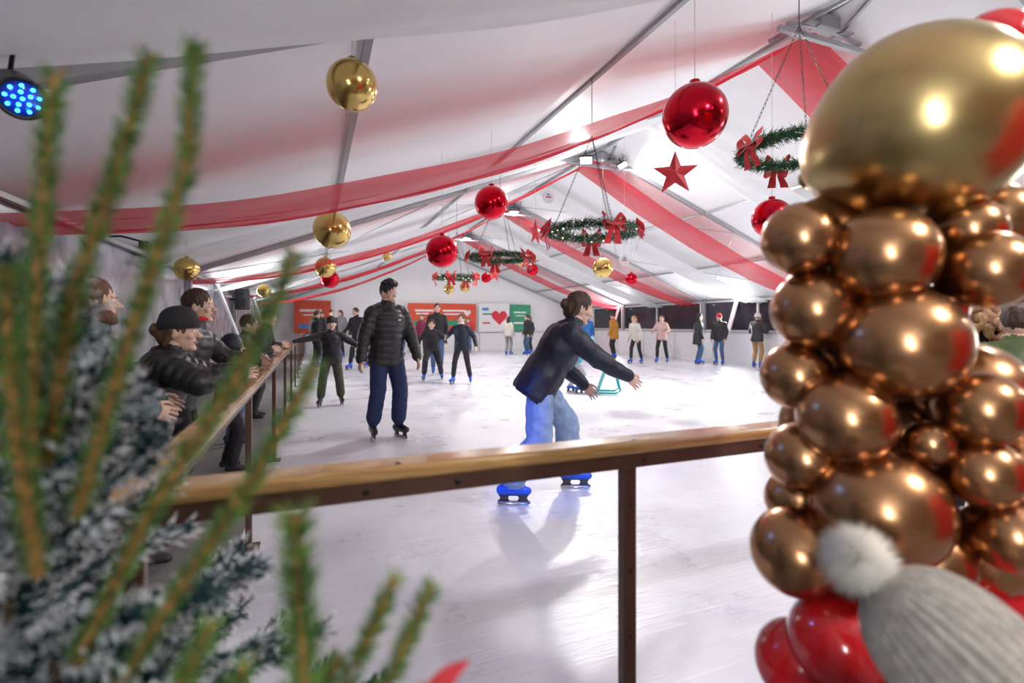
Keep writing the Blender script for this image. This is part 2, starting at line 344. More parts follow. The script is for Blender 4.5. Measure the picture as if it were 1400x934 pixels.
HBR=M('brown_hair',(.045,.022,.013),.55,bump=.4,bscale=120,var=.3,vscale=60); HBK=M('black_hair',(.012,.010,.010),.5,bump=.4,bscale=120); HBL=M('blond_hair',(.36,.20,.085),.6,bump=.4,bscale=120,var=.3,vscale=50)
HCH=M('chestnut_hair',(.11,.048,.02),.5,bump=.4,bscale=120,var=.3,vscale=60)
WHK=M('white_knit',(.7,.69,.67),.9,bump=.5,bscale=90); REDK=M('red_knit',(.55,.02,.03),.9,bump=.4); WHF=M('white_logo',(.85,.85,.85),.6); REDF=M('red_fleece',(.55,.02,.03),.9)
CREAM=M('cream_jacket',(.56,.52,.47),.8,bump=.3)
def logo(mb,R,d):
    p=d['P0']+d['T']*.36*d['s']; 
    mb.add(*ellipsoid((p[0]-.085,p[1]+.150,p[2]),(.024,.012,.009),10,6),WHF,R)
    z0=d['P0']+V3(0,.165,-.1); z1=d['P0']+d['T']*.44*d['s']+V3(0,.13,0)
    mb.add(*tube([z0,(z0+z1)/2+V3(0,.012,0),z1],.005,6),KSK,R)
person('ice_skater',.81,6.14,286,1.84,BLK,NAVT,KSK,HBK,'curly',puffer=.012,bulk=.05,legb=.034,hem=-.15,vox=.0115,hood=True,feet=((.15,-.05,0,12),(-.13,.05,0,-12)),hR=(.36,.10,.92),hL=(-.33,.16,.93),poleR=(1,-.8,0),poleL=(-1,-.8,0),headrot=(10,25,0),hscale=1.04,extra=logo)
person('ice_skater',1.69,3.58,-20,1.72,NAVY,JEAN,BSK,HBR,'bun',bulk=.054,legb=.044,hem=-.13,lean=31,crouch=.06,vox=.011,hood=True,female=True,wrinkle=.013,pelvis=(0,-.05),feet=((.17,-.30,0,5),(-.20,.22,0,5)),hR=(.16,.64,.93),hL=(-.20,.34,.85),poleR=(.5,-.3,-1),poleL=(-.5,-.3,-1),hand='relaxed',headrot=(4,8,0),hscale=1.05)
person('child_skater',.28,8.81,266,1.42,BLK,OLIVE,KSK,HBR,'short',puffer=.006,bulk=.03,legb=.025,vox=.0125,hat='beanie',hatm=BLK2,feet=((.17,.06,0,14),(-.15,-.08,0,-14)),hR=(.60,.12,1.06),hL=(-.50,.12,.93),poleR=(.3,-1,-.3),poleL=(-.3,-1,-.3),headrot=(0,0,4),glove=BLK2)
person('child_skater',2.65,11.96,255,1.58,BLK2,BLK2,BSK,HBR,'short',lean=26,crouch=.10,legb=.02,feet=((.18,.12,0,12),(-.22,-.16,0,-10)),hR=(.30,.30,.85),hL=(-.34,.20,.88))
person('child_skater',3.11,10.98,240,1.54,NAVY,BLK2,BSK,HBR,'short',lean=5,feet=((.18,.08,0,14),(-.18,-.08,0,-14)),bulk=.03,hR=(.30,.28,1.05),hL=(-.34,.05,.86),collar=WHF)
person('ice_skater',1.26,15.6,225,1.84,BLK2,BLK2,BSK,HBK,'short',lean=12,feet=((.15,.2,0,6),(-.12,-.25,.05,-6)),hR=(.45,.2,1.05),hL=(-.45,.0,1.0),vox=.018)
person('ice_skater',3.08,13.3,262,1.90,BLK2,DJEAN,BSK,HBR,'short',vox=.018)
person('ice_skater',3.95,19.6,250,1.72,MAROON,BLK2,BSK,HBR,'long',female=True,vox=.02)
for (X_,Y_,h_,t_,b_,st,ps) in ((.15,19.6,1.86,BLK2,BLK2,'short',280),(.62,20.6,1.9,BLK,DJEAN,'short',300),(1.05,21.6,1.92,GREY,BLK2,'long',230),(7.9,20.5,1.66,CREAM,GREY,'long',40),(8.7,20.2,1.74,BLK2,DJEAN,'short',190),(9.15,21.0,1.7,NAVY,BLK2,'long',200),(10.15,17.6,1.72,BLUEJ,BLK2,'short',250),(5.0,21.5,1.7,BLK2,BLK2,'short',260),(6.6,22.2,1.6,REDJ,DJEAN,'long',240),(.05,16.9,1.75,BLK2,BLK2,'short',20),(3.45,21.6,1.75,BLK2,DJEAN,'short',300),(9.7,18.3,1.62,CYAN,BLK2,'long',150),(2.2,22.0,1.75,REDJ,BLK2,'short',210),(4.5,20.4,1.6,NAVY,BLK2,'long',280),(.35,22.4,1.85,NAVY,BLK2,'short',270),(1.6,20.9,1.78,BLK,BLK2,'long',250)):
    person('ice_skater',X_,Y_,ps,h_,t_,b_,BSK,HBR,st,vox=.02,bulk=.03)
person('ice_skater',10.95,16.9,120,1.77,MUST,BLK2,BSK,HBR,'short',vox=.018,bulk=.04,hem=-.22)
person('ice_skater',10.28,14.5,200,1.62,CREAM,BLK2,BSK,HBL,'long',female=True,vox=.018,lean=14,bulk=.03,feet=((.12,.14,0,8),(-.14,-.12,0,-8)))
person('ice_skater',11.27,14.4,215,1.64,PINK,BLK2,BSK,HBR,'long',female=True,vox=.018,bulk=.035,feet=((.14,.1,0,8),(-.16,-.1,0,-8)),hR=(.25,.3,1.05),hL=(-.25,.32,1.05))
person('ice_skater',11.95,13.4,330,1.70,BLK,DJEAN,BSK,HBK,'long',female=True,vox=.018,bulk=.04,hem=-.30)
person('ice_skater',12.40,12.9,200,1.66,BLK,DJEAN,BSK,HBK,'short',vox=.018,bulk=.04,hat='beanie',hatm=REDK)
person('ice_skater',12.72,11.7,10,1.66,BLK,TANT,BSK,HBR,'short',vox=.018,bulk=.04,hat='pom',hatm=WHK,hR=(.16,.28,1.15),hL=(-.16,.28,1.15))
person('child_skater',4.78,8.75,-29,1.18,CYAN,GREYP,BSK,HBL,'short',lean=42,crouch=.06,vox=.0125,hat='beanie',hatm=CYAN,feet=((.11,.04,0,5),(-.11,-.12,0,-5)),hR=(.14,.52,.74),hL=(-.14,.52,.74),bulk=.03,hand='grip',female=True)
person('ice_skater',3.90,1.90,40,1.50,BLK2,BLK2,BSK,HBL,'curlylong',female=True,vox=.014,bulk=.055)
person('ice_skater',3.72,1.60,40,1.42,OLG,BLK2,BSK,HBR,'short',vox=.014,bulk=.06,hood=True)
person('ice_skater',5.25,2.75,140,1.58,BLK2,BLK2,BSK,HBK,'short',vox=.016,bulk=.05,hood=True)
# spectators behind the left barrier
person('spectator',-1.04,2.95,15,1.60,TEAL,BLK2,SHOE,HCH,'short',skates=False,puffer=.014,bulk=.06,vox=.012,hood=True,lean=6,hR=(.20,.28,.95),hL=(-.18,.32,.95),beard=True,headrot=(-4,-6,0))
person('spectator',-.91,3.42,4,1.49,BLK,BLK2,SHOE,HCH,'bun',skates=False,puffer=.014,bulk=.055,vox=.012,hood=True,lean=20,crouch=.03,hR=(.14,.50,1.06),hL=(-.16,.50,1.06),poleR=(1,-.2,-.5),poleL=(-1,-.2,-.5),hat='beanie',hatm=BLK2,headrot=(-4,-6,0),female=True,hscale=1.08)
person('spectator',-.93,4.30,-4,1.64,BLK,BLK2,SHOE,HBR,'short',skates=False,puffer=.006,bulk=.05,vox=.013,lean=14,hR=(.20,.30,.93),hL=(-.2,.50,1.06),collar=REDF,headrot=(-4,0,0),hscale=1.05)
person('child_spectator',-.72,5.25,10,1.24,NAVY,BLK2,SHOE,HBR,'short',skates=False,bulk=.04,vox=.014,hat='hood',hatm=NAVY,hR=(.14,.27,1.03),hL=(-.14,.27,1.03))
person('spectator',-.86,6.4,0,1.50,BLK,DJEAN,SHOE,HBR,'short',skates=False,bulk=.035,vox=.016,lean=20,hR=(.16,.42,1.05),hL=(-.2,.42,1.05))
person('spectator',-.80,8.0,-10,1.62,BLK2,BLK2,SHOE,HBK,'short',skates=False,bulk=.035,vox=.018,lean=22,hR=(.16,.40,1.05),hL=(-.2,.40,1.05))
# child in the knitted pompom hat beside the balloons
FUR=M('white_faux_fur',(.74,.70,.64),.9,var=.06); KNIT=M('grey_beige_knit',(.40,.37,.335),.95,bump=.9,bscale=220,var=.2,vscale=60)
def needles(mb,P,D,L,w,mats,ids=None,two=None):
    k=len(P); a=np.cross(D,rng.normal(size=(k,3))); a/=np.linalg.norm(a,axis=1)[:,None]+1e-9; b=np.cross(D,a)
    rings=[]; 
    for q in range(3):
        an=2*math.pi*q/3; rings.append(a*math.cos(an)+b*math.sin(an))
    if two is None:
        V=np.concatenate([P[:,None]+rings[q][:,None]*w[:,None,None] for q in range(3)]+[(P+D*L[:,None])[:,None]],1).reshape(-1,3)
        F=[];
        for i in range(k):
            o=4*i; F+=[(o,o+1,o+3),(o+1,o+2,o+3),(o+2,o,o+3)]
        I=None if ids is None else np.repeat(ids,3)
        mb.add(V,F,mats,None,I) if ids is not None else mb.add(V,F,mats)
    else:
        Q=P+D*(L*two)[:,None]
        V=np.concatenate([P[:,None]+rings[q][:,None]*w[:,None,None] for q in range(3)]+[Q[:,None]+rings[q][:,None]*(w*.9)[:,None,None] for q in range(3)]+[(P+D*L[:,None])[:,None]],1).reshape(-1,3)
        F=[];I=[]
        for i in range(k):
            o=7*i
            for q in range(3): 
                F+=[(o+q,o+(q+1)%3,o+3+(q+1)%3,o+3+q),(o+3+q,o+3+(q+1)%3,o+6)]; I+=[0,1]
        mb.add(V,F,mats,None,np.array(I))
def pom(mb,R,d):
    c=(R@d['A'])@Vector((0,-.006,.185)); k=5200; D=rng.normal(size=(k,3)); D/=np.linalg.norm(D,axis=1)[:,None]
    P=np.array(c[:])+D*.012; D2=D+rng.normal(size=(k,3))*.30; D2/=np.linalg.norm(D2,axis=1)[:,None]
    needles(mb,P,D2,rng.uniform(.024,.052,k),np.full(k,.0011),FUR)
person('child_in_pompom_hat',.808,.380,40,.902,CREAM,BLK2,SHOE,HBR,'short',skates=False,bulk=.035,vox=.010,hat='knit',hatm=KNIT,headrot=(8,0,-48),hscale=1.36,hood=True,extra=pom)
# ------------------------------------------------------------------ tent shell
XL,XR,XC=-1.9,13.3,5.7; ZE,ZR=2.2,5.1; YB,YF=-5.0,24.6
PVC=M('white_tent_pvc',(.90,.90,.905),.55,bump=.15,bscale=2.5,var=.02,vscale=2); ALU=M('aluminium_profile',(.38,.39,.41),.4,.5,var=.05)
def sheet(name,quads,mat,th=None,smooth=False):
    mb=MB()
    for q in quads: mb.add(np.array(q,float),[(0,1,2,3)],mat)
    return mb.build(name,smooth)
def roofz(x): return ZE+(x-XL)*(ZR-ZE)/(XC-XL) if x<XC else ZR-(x-XC)*(ZR-ZE)/(XR-XC)
sheet('ceiling',[[(XL,YB,ZE),(XC,YB,ZR),(XC,YF,ZR),(XL,YF,ZE)],[(XC,YB,ZR),(XR,YB,ZE),(XR,YF,ZE),(XC,YF,ZR)]],PVC)
mb=MB(); mb.add([(XL,YF,0),(XR,YF,0),(XR,YF,ZE),(XC,YF,ZR),(XL,YF,ZE)],[(0,1,2,3,4)],PVC); mb.build('wall_far',False)
BACK=M('timber_back_wall',(.22,.14,.09),.7,var=.3,vscale=3); mb=MB(); mb.add([(XL,YB,0),(XR,YB,0),(XR,YB,ZE),(XC,YB,ZR),(XL,YB,ZE)],[(0,1,2,3,4)],BACK); mb.build('wall_back',False)
sheet('wall_right',[[(XR,YB,0),(XR,YF,0),(XR,YF,ZE),(XR,YB,ZE)]],PVC)
GREYW=M('clear_pvc_wall',(.30,.30,.34),.18,bump=.5,bscale=3,var=.5,vscale=3)  # grey mottling in the colour stands in for reflections on clear plastic
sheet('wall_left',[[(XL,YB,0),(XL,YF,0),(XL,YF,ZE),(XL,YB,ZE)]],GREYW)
WIN=M('dark_night_window',(.03,.026,.04),.12,bump=.25,bscale=2,var=.6,vscale=1.2); WFR=M('white_window_frame',(.7,.7,.71),.5)
k=1
for y0 in np.arange(-.6,22.,2.55):
    mb=MB(); mb.add(*box((XR-.03,y0+1.27,1.62),(.02,2.43,.98)),WIN)
    for z in (1.12,2.13): mb.add(*box((XR-.045,y0+1.27,z),(.05,2.55,.05),.004),WFR)
    mb.add(*box((XR-.045,y0,1.62),(.06,.07,1.06),.004),WFR); mb.build('window_%d'%k,False); k+=1
FLR=M('grey_matting_floor',(.16,.15,.15),.85,bump=.4,bscale=80); 
sheet('floor',[[(XL,YB,0),(-.42,YB,0),(-.42,YF,0),(XL,YF,0)],[(-.42,YB,0),(XR,YB,0),(XR,1.25,0),(-.42,1.25,0)]],FLR)
mb=MB(); mb.add(*box(((XR-.42)/2,(1.25+YF)/2,-.05),(XR+.42,YF-1.25,.10)),ice_mat()); mb.build('ice_rink',False)
# dasher boards
BRD=M('white_dasher_board',(.76,.77,.79),.35,var=.03); CAP=M('board_cap_grey',(.45,.45,.47),.5)
mb=MB(); mb.add(*box((XR-.13,12.6,.52),(.06,23.2,1.04),.008),BRD); mb.add(*box((XR-.13,12.6,1.06),(.11,23.2,.04),.008),CAP)
mb.add(*box((6.4,24.35,.45),(13.4,.06,.90),.008),BRD); mb.add(*box((6.4,24.35,.92),(13.4,.11,.04),.008),CAP)
for y in np.arange(2,24,2.): mb.add(*box((XR-.165,y,.52),(.012,.02,1.0)),CAP)
mb.build('rink_dasher_boards',False)
# frames
mb=MB()
for y in (-2.3,2.85,9.4,14.5,19.6,24.5):
    for x0,z0,x1,z1 in ((XL,ZE,XC,ZR),(XR,ZE,XC,ZR)):
        mb.add(*beam((x0,y,z0-.05),(x1,y,z1-.05),.07,.08),ALU)
    for x in (XL+.05,XR-.08): mb.add(*box((x,y,ZE/2),(.09,.12,ZE),.004),ALU)
for x in (XL+.04,.3,2.75,XC,8.6,11.0,XR-.04): mb.add(*beam((x,YB,roofz(x)-.04),(x,YF,roofz(x)-.04),.05,.045),ALU)
for y in (4.25,9.4,14.5,19.6):
    mb.add(*box((XC,y,ZR-.16),(.34,.16,.16),.01),ALU)
    mb.add(*beam((XC-.75,y,roofz(XC-.75)-.08),(XC+.75,y,roofz(XC+.75)-.08),.06,.06),ALU)
    for sx in (-1,1):
        mb.add(*beam((XC,y,ZR-.2),(XC+sx*.62,y,roofz(XC+sx*.62)-.05),.05,.04),ALU)
        mb.add(*box((XC+sx*.3,y,ZR-.24),(.16,.2,.02),.003),ALU)
        mb.add(*beam((XC+sx*.1,y-.5,ZR-.1),(XC+sx*.45,y+.4,roofz(XC+sx*.45)-.08),.04,.04),ALU)
for y0,y1 in ((9.4,14.5),(14.5,19.6)):
    for xa,xb in ((5.7,9.5),(9.5,13.2),(5.7,2.0),(2.0,-1.8)):
        mb.add(*tube([(xa,y0,roofz(xa)-.1),(xb,y1,roofz(xb)-.1)],.009,6),ALU); mb.add(*tube([(xb,y0,roofz(xb)-.1),(xa,y1,roofz(xa)-.1)],.009,6),ALU)
mb.build('tent_frame',False)
# drapes
RSH=sheer_mat('sheer_red_fabric',(.78,.045,.07),.22,.4); WSH=sheer_mat('sheer_white_fabric',(.95,.95,.955),.06,.5)
def drape(name,yc,w,mat,sagL,sagR,skew=0,drop=.17):
    mb=MB(); nx,ny=90,14; V=[];F=[]
    for i in range(nx+1):
        if i<=nx//2: t=i/(nx//2); x=XL+(XC-XL)*t; sag=sagL*4*t*(1-t)*(.9+.35*(.5-t))
        else: t=(i-nx//2)/(nx-nx//2); x=XC+(XR-XC)*t; sag=sagR*4*t*(1-t)
        e=4*t*(1-t)
        for j in range(ny+1):
            q=j/ny-.5; ww=w*(.86+.14*e)
            V.append((x,yc+skew*(x-XL)/(XC-XL)+q*ww,roofz(x)-drop-sag-.06*e*(1-4*q*q)+.012*math.sin(j*1.9+i*.11)+.01*math.sin(x*3+j)))
    for i in range(nx):
        for j in range(ny): a=i*(ny+1)+j; F.append((a,a+1,a+ny+2,a+ny+1))
    mb.add(V,F,mat); return mb.build(name)
drape('white_fabric_drape',1.97,1.15,WSH,.24,.3,drop=.08,skew=.22)
for i,y in enumerate((4.55,9.7,14.8,19.9)): drape('red_fabric_drape',y,1.0,RSH,.52,.28,.25)
for y in (7.2,12.2,17.3): drape('white_fabric_drape',y,1.0,WSH,.10,.22)
# ------------------------------------------------------------------ barrier rail
WOOD=wood_mat(); BRN=M('brown_painted_steel',(.095,.048,.034),.38,.3,bump=.1,bscale=200); BOLT=M('dark_bolt',(.05,.045,.04),.35,.8)
mb=MB()
mb.add(*box((6.4,1.31,.980),(13.62,.10,.040),.015,4),WOOD); mb.add(*box((6.4,1.295,.940),(13.62,.05,.042),.003),BRN)
mb.add(*box((-.36,12.86,.980),(.10,23.0,.040),.015,4),WOOD); mb.add(*box((-.36,12.86,.940),(.05,23.0,.042),.003),BRN)
for x in (-.36,.895,2.93,4.95,6.95,8.95,10.95,12.95):
    mb.add(*box((x,1.31,.461),(.046,.035,.922),.004),BRN)
    for z in (.92,.80,.60,.40,.2): mb.add(*ellipsoid((x,1.29,z),(.007,.004,.007),10,6),BOLT)
    mb.add(*box((x,1.31,.006),(.12,.12,.012),.003),BRN)
for y in np.arange(3.4,24,2.1):
    mb.add(*box((-.36,y,.461),(.035,.046,.922),.004),BRN); mb.add(*box((-.36,y,.006),(.12,.12,.012),.003),BRN)
for x in (.12,.35,.93,1.4,2.2,2.95): mb.add(*ellipsoid((x,1.27,.942),(.009,.006,.009),10,6),BOLT)
for x in (.2,.9,1.6,2.4): mb.add(*ellipsoid((x,1.285,1.0),(.009,.009,.0025),10,6),BOLT)
mb.build('rink_handrail',False)
# ------------------------------------------------------------------ far wall posters
def panel(name,x0,x1,z0,z1,mat,items):
    mb=MB(); y=24.24
    mb.add(*box(((x0+x1)/2,y,(z0+z1)/2),(x1-x0,.02,z1-z0),.004),mat)
    for kind,a,b,c,d,m in items:
        if kind=='b': mb.add(*box((x0+a,y-.014,z0+b),(c,.008,d)),m)
        if kind=='h':
            P=[(x0+a+c*math.sin(t)**3,y-.020,z0+b+d*(13*math.cos(t)-5*math.cos(2*t)-2*math.cos(3*t)-math.cos(4*t))/16) for t in np.linspace(0,2*math.pi,40)[:-1]]
            mb.add(P,[tuple(range(39))],m)
    for x in (x0+.05,x1-.05): mb.add(*box((x,y+.03,z0/2+.01),(.03,.03,z0+.02)),CAP)
    return mb.build(name,False)
ORG=M('poster_orange_red',(.66,.075,.025),.5,var=.1,vscale=2); GRN=M('poster_green',(.02,.28,.15),.5); PWH=M('poster_white',(.76,.76,.78),.5); PRD=M('poster_red',(.65,.02,.04),.5); PBL=M('poster_blue',(.05,.25,.6),.5)
panel('advertising_banner',-.8,.75,.95,2.4,ORG,[('b',.7,1.0,.9,.10,PWH),('b',.7,.8,.6,.06,PWH),('b',.4,.3,.4,.2,PBL)])
panel('advertising_banner',4.2,7.6,1.05,2.35,ORG,[('b',.8,.95,.9,.09,PWH),('b',.7,.8,.6,.07,PWH),('b',2.3,.95,1.2,.09,PWH),('b',2.2,.78,.9,.07,PWH),('b',1.6,.35,2.6,.25,GRN),('h',2.95,.85,.18,.18,PWH)])
panel('heart_poster',7.75,9.4,.95,2.4,PWH,[('b',.35,1.15,.35,.14,PBL),('b',.45,.9,.5,.08,GRN),('h',1.1,.75,.42,.42,PRD),('b',1.1,.85,.4,.05,PWH),('b',1.1,.75,.3,.05,PWH),('b',.4,.45,.4,.08,ORG)])
panel('advertising_banner',9.45,10.6,1.0,2.35,GRN,[('b',.55,.95,.7,.08,PWH),('b',.55,.78,.5,.05,PWH),('b',.55,.4,.7,.1,PWH)])
# ------------------------------------------------------------------ ornaments
GOLD=M('gold_mirror_ball',(.66,.46,.15),.18,1,var=.05); REDM=M('red_chrome_ball',(.60,.010,.028),.16,1,var=.05); STR=M('hanging_wire',(.5,.5,.5),.5)
def ball(x,y,z,r,mat):
    mb=MB(); mb.add(*ellipsoid((x,y,z),(r,r,r),40,28),mat); mb.add(*tube([(x,y,z+r*.97),(x,y,z+r*1.12)],r*.16,14),mat)
    mb.add(*tube([(x,y,z+r*1.1),(x,y,roofz(x)-.02)],.0025,5),STR); return mb.build('hanging_bauble',loc=(x,y,z))
for a in ((.20,2.92,2.67,.137),(.19,5.80,2.37,.2),(-1.4,7.0,2.0,.139),(.2,9.6,2.36,.18),(4.8,7.77,2.35,.18),(4.9,11.8,2.95,.14),(4.2,14.5,2.45,.15),(1.9,14.2,3.2,.12),(2.9,11.3,2.15,.12),(-.9,11,2.0,.13)): ball(*a,GOLD)
for a in ((2.39,2.71,2.75,.212),(1.97,5.67,2.79,.2),(1.47,6.08,2.24,.2),(4.48,3.93,2.46,.2),(5.65,12.8,2.85,.17),(8.2,11.8,2.6,.17),(.3,10.2,2.2,.17),(4.7,14.0,2.7,.15)): ball(*a,REDM)
RMAT=M('red_star_paper',(.55,.03,.04),.55,var=.1)
def star(x,y,z,R,ang):
    mb=MB(); P=[];F=[]
    for i in range(10):
        r=R if i%2==0 else R*.4; a=math.pi/2+i*math.pi/5; P.append((r*math.cos(a),0,r*math.sin(a)))
    P+=[(0,-R*.2,0),(0,R*.2,0)]
    for i in range(10): F+=[(i,(i+1)%10,10),((i+1)%10,i,11)]
    mb.add(P,F,RMAT,Matrix.Translation((x,y,z))@Matrix.Rotation(ang,4,'Z')); mb.add(*tube([(x,y,z+R),(x,y,roofz(x)-.02)],.002,5),STR); mb.build('hanging_star',False,loc=(x,y,z))
star(3.0,3.65,2.69,.205,-.6); star(2.87,6.4,2.62,.2,.65); star(3.9,11.0,2.5,.2,.3)
GN=M('garland_green',(.045,.15,.05),.7,var=.3,vscale=30); GN2=M('garland_dark_green',(.013,.055,.026),.7); RIB=M('red_velvet_ribbon',(.60,.012,.022),.6,sheen=.4); FROST=M('frost_white',(.85,.89,.93),.7,var=.05)
LED=M('warm_fairy_bulb',(1,.9,.7),.4,emit=3)
def ribbon(pts,w,side):
    V=[];F=[]; side=np.asarray(side,float)
    for p,ww in zip(pts,w if hasattr(w,'__len__') else [w]*len(pts)): V+= [np.asarray(p)-side*ww/2,np.asarray(p)+side*ww/2]
    for i in range(len(pts)-1): F.append((2*i,2*i+1,2*i+3,2*i+2))
    return np.array(V),F
def bow(mb,c,k,ang):
    R=Matrix.Translation(c)@Matrix.Rotation(ang,4,'Z')@Matrix.Scale(k,4)
    for sx in (1,-1):
        for tz in (.30,-.05):
            pts=[(sx*(.13*math.sin(t)),-.02-.05*math.sin(t*.5)**2,tz*.3*math.sin(t)+.045*math.sin(2*t)) for t in np.linspace(0,math.pi,12)]
            v,f=ribbon(pts,[.04+.07*math.sin(math.pi*i/11) for i in range(12)],(0,.75,.66)); mb.add(v,f,RIB,R)
        pts=[(sx*(.02+.05*t),-.03-.02*math.sin(t*5),-.22*t) for t in np.linspace(0,1,8)]
        v,f=ribbon(pts,[.05+.04*t for t in np.linspace(0,1,8)],(1,0,0)); mb.add(v,f,RIB,R)
    mb.add(*ellipsoid((0,-.04,0),(.035,.03,.03),12,8),RIB,R)
def wreath(x,y,z,R,angs,lights=True,bk=.85,th=1.):
    mb=MB(); k=6500; a=rng.uniform(0,2*math.pi,k); P=np.stack([x+R*np.cos(a),y+R*np.sin(a),np.full(k,z)],1)+rng.normal(size=(k,3))*.016*th
    D=rng.normal(size=(k,3)); D+=np.stack([-np.sin(a),np.cos(a),0*a],1)*.8; D/=np.linalg.norm(D,axis=1)[:,None]
    needles(mb,P,D,rng.uniform(.04,.08,k)*th,np.full(k,.0036),[GN,GN2,FROST],ids=rng.choice([0,1,2],k,p=[.55,.30,.15] if lights else [.52,.44,.04]))
    mb.add(*tube([(x+R*math.cos(t),y+R*math.sin(t),z) for t in np.linspace(0,2*math.pi,37)[:-1]],.022,8,True),GN2)
    for t in angs:
        t=math.radians(t); bow(mb,(x+(R+.03)*math.cos(t),y+(R+.03)*math.sin(t),z-.01),bk,t+math.pi/2)
    if lights:
        for t in np.linspace(0,2*math.pi,26)[:-1]: mb.add(*ellipsoid((x+(R+random.uniform(-.05,.05))*math.cos(t),y+(R+random.uniform(-.05,.05))*math.sin(t),z+random.uniform(-.05,.04)),(.009,.009,.009),8,6),LED)
    top=z+1.0 if z+1.0<roofz(x)-.1 else roofz(x)-.1
    for i in range(3):
        t=2*math.pi*i/3+.5; p0=V3(x+R*math.cos(t),y+R*math.sin(t),z); p1=V3(x,y,top); n=28
        for j in range(n):
            c=p0+(p1-p0)*(j+.5)/n; d=nrm(p1-p0); u,w=frame(d); ax=u if j%2 else w
            mb.add(*tube([c+d*.024*math.cos(s)+ax*.008*math.sin(s) for s in np.linspace(0,2*math.pi,9)[:-1]],.0022,4,True),BOLT)
    mb.add(*tube([(x,y,top),(x,y,roofz(x)-.02)],.004,5),BOLT)
    return mb.build('hanging_wreath',False,loc=(x,y,z))
wreath(3.66,2.95,2.76,.42,(175,60,300),False,.8,1.1); wreath(2.72,4.62,2.32,.42,(165,265,330,60),True,.85,1.15); wreath(2.68,7.3,2.37,.44,(165,225,300,350,80),False,.8); wreath(2.92,10.7,2.36,.42,(180,240,310,50))
for x,y,z in ((3.45,7.2,3.35),(5.0,7.4,2.45)):
    mb=MB(); mb.add(*tube([(x,y-.01,z),(x,y+.01,z)],.1,28),PWH); mb.add(*box((x,y-.012,z),(.09,.006,.02)),PRD); mb.add(*box((x,y-.012,z+.04),(.05,.006,.02)),PBL); mb.add(*tube([(x,y,z+.1),(x,y,roofz(x)-.02)],.002,5),STR); mb.build('hanging_round_sign',False,loc=(x,y,z))
# ------------------------------------------------------------------ balloon column
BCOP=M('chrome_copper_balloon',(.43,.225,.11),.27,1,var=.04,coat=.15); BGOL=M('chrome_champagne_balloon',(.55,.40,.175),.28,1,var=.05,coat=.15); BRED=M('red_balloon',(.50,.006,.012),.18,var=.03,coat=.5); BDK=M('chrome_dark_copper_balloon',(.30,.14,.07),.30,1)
col=MB(); ex=V3(.93,-.367,0); ey=V3(.367,.93,0); C0=V3(1.18,.716,0)
def balloon(s_,z,q,R,mat):
    c=C0+ex*s_-ey*q+V3(0,0,z); ax=nrm(C0+V3(0,0,z-.02)-ey*(-.06)-c+V3(0,0,-.0001)); u,w=frame(ax); rings=[]
    for i in range(22):
        t=math.pi*(i+.5)/22; h=-math.cos(t); rr=math.sin(t)*(1-.10*max(0,h)**1.5); rings.append((c+ax*R*h*(1+.13*max(0,h)**2),u*R*rr,w*R*rr))
    col.add(*loft(rings,36),mat); e=c+ax*R*1.12
    col.add(*loft([(e-ax*R*.04,u*R*.05,w*R*.05),(e+ax*R*.05,u*R*.10,w*R*.10),(e+ax*R*.07,u*R*.08,w*R*.08)],12),mat)
balloon(.045,1.775,0,.207,BGOL)
for r in ((-.207,1.534,.0,.080),(-.072,1.49,.06,.100),(.111,1.545,.05,.066),(.103,1.457,.1,.078),(.234,1.46,.02,.072),(.262,1.59,-.05,.08),(-.18,1.38,0,.085),(-.045,1.31,.07,.118),(.09,1.38,0,.055),
          (.160,1.20,0,.108),(-.199,1.234,-.03,.075),(-.148,1.158,.06,.093),(.072,1.185,.12,.073),(-.011,1.115,.1,.045),(-.19,1.054,-.02,.078),(.076,1.062,.12,.068),(.167,1.076,.1,.056),(-.08,.972,.06,.127),
          (.235,1.0,.03,.08),(.129,.943,.12,.072),(-.215,.856,0,.095),(.167,.87,.03,.09),(.024,.864,.06,.08),(-.17,.94,-.08,.07),(-.03,.79,.0,.11)): balloon(*r,BCOP)
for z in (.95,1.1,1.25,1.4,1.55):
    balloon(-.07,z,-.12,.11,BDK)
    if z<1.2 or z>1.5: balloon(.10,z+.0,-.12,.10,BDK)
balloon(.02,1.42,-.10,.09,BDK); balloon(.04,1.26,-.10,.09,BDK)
for r in ((-.155,.69,.05,.098),(-.06,.72,.10,.075),(-.20,.60,-.02,.09),(0,.60,.05,.12),(.14,.68,.03,.10),(.28,1.99,-.08,.085),(.20,.78,.0,.09)): balloon(*r,BRED)
for z,m in ((.45,BRED),(.30,BCOP),(.14,BRED)):
    for t in range(4): balloon(.14*math.cos(t*1.57+z*3),z,.14*math.sin(t*1.57+z*3),.135,m)
col.add(*tube([C0+V3(0,0,.0),C0+V3(0,0,1.75)-ey*-.05],.012,8),WFR); col.add(*tube([C0,C0+V3(0,0,.02)],.15,24),WFR)
col.build('balloon_column',loc=(1.18,.716,0))
# red cloth added out of view to put red reflections in the balloons
RREFL=M('red_reflection_cloth',(.60,.015,.02),.8,sheen=.3,var=.1); mb=MB(); V=[];F=[]
for i in range(61):
    t=i/60; px=2.0+1.6*t; py=-1.25+.9*t+.03*math.sin(t*60)
    V+=[(px,py,.01),(px+.02*math.sin(t*60),py,1.0),(px,py,1.95)]
for i in range(60):
    o=3*i; F+=[(o,o+3,o+4,o+1),(o+1,o+4,o+5,o+2)]
mb.add(V,F,RREFL); mb.add(*tube([(1.95,-1.28,1.97),(3.65,-.32,1.97)],.02,10),WFR)
for p in ((1.95,-1.28),(3.65,-.32)): mb.add(*tube([(*p,0),(*p,2.0)],.02,10),WFR)
mb.build('added_red_cloth')
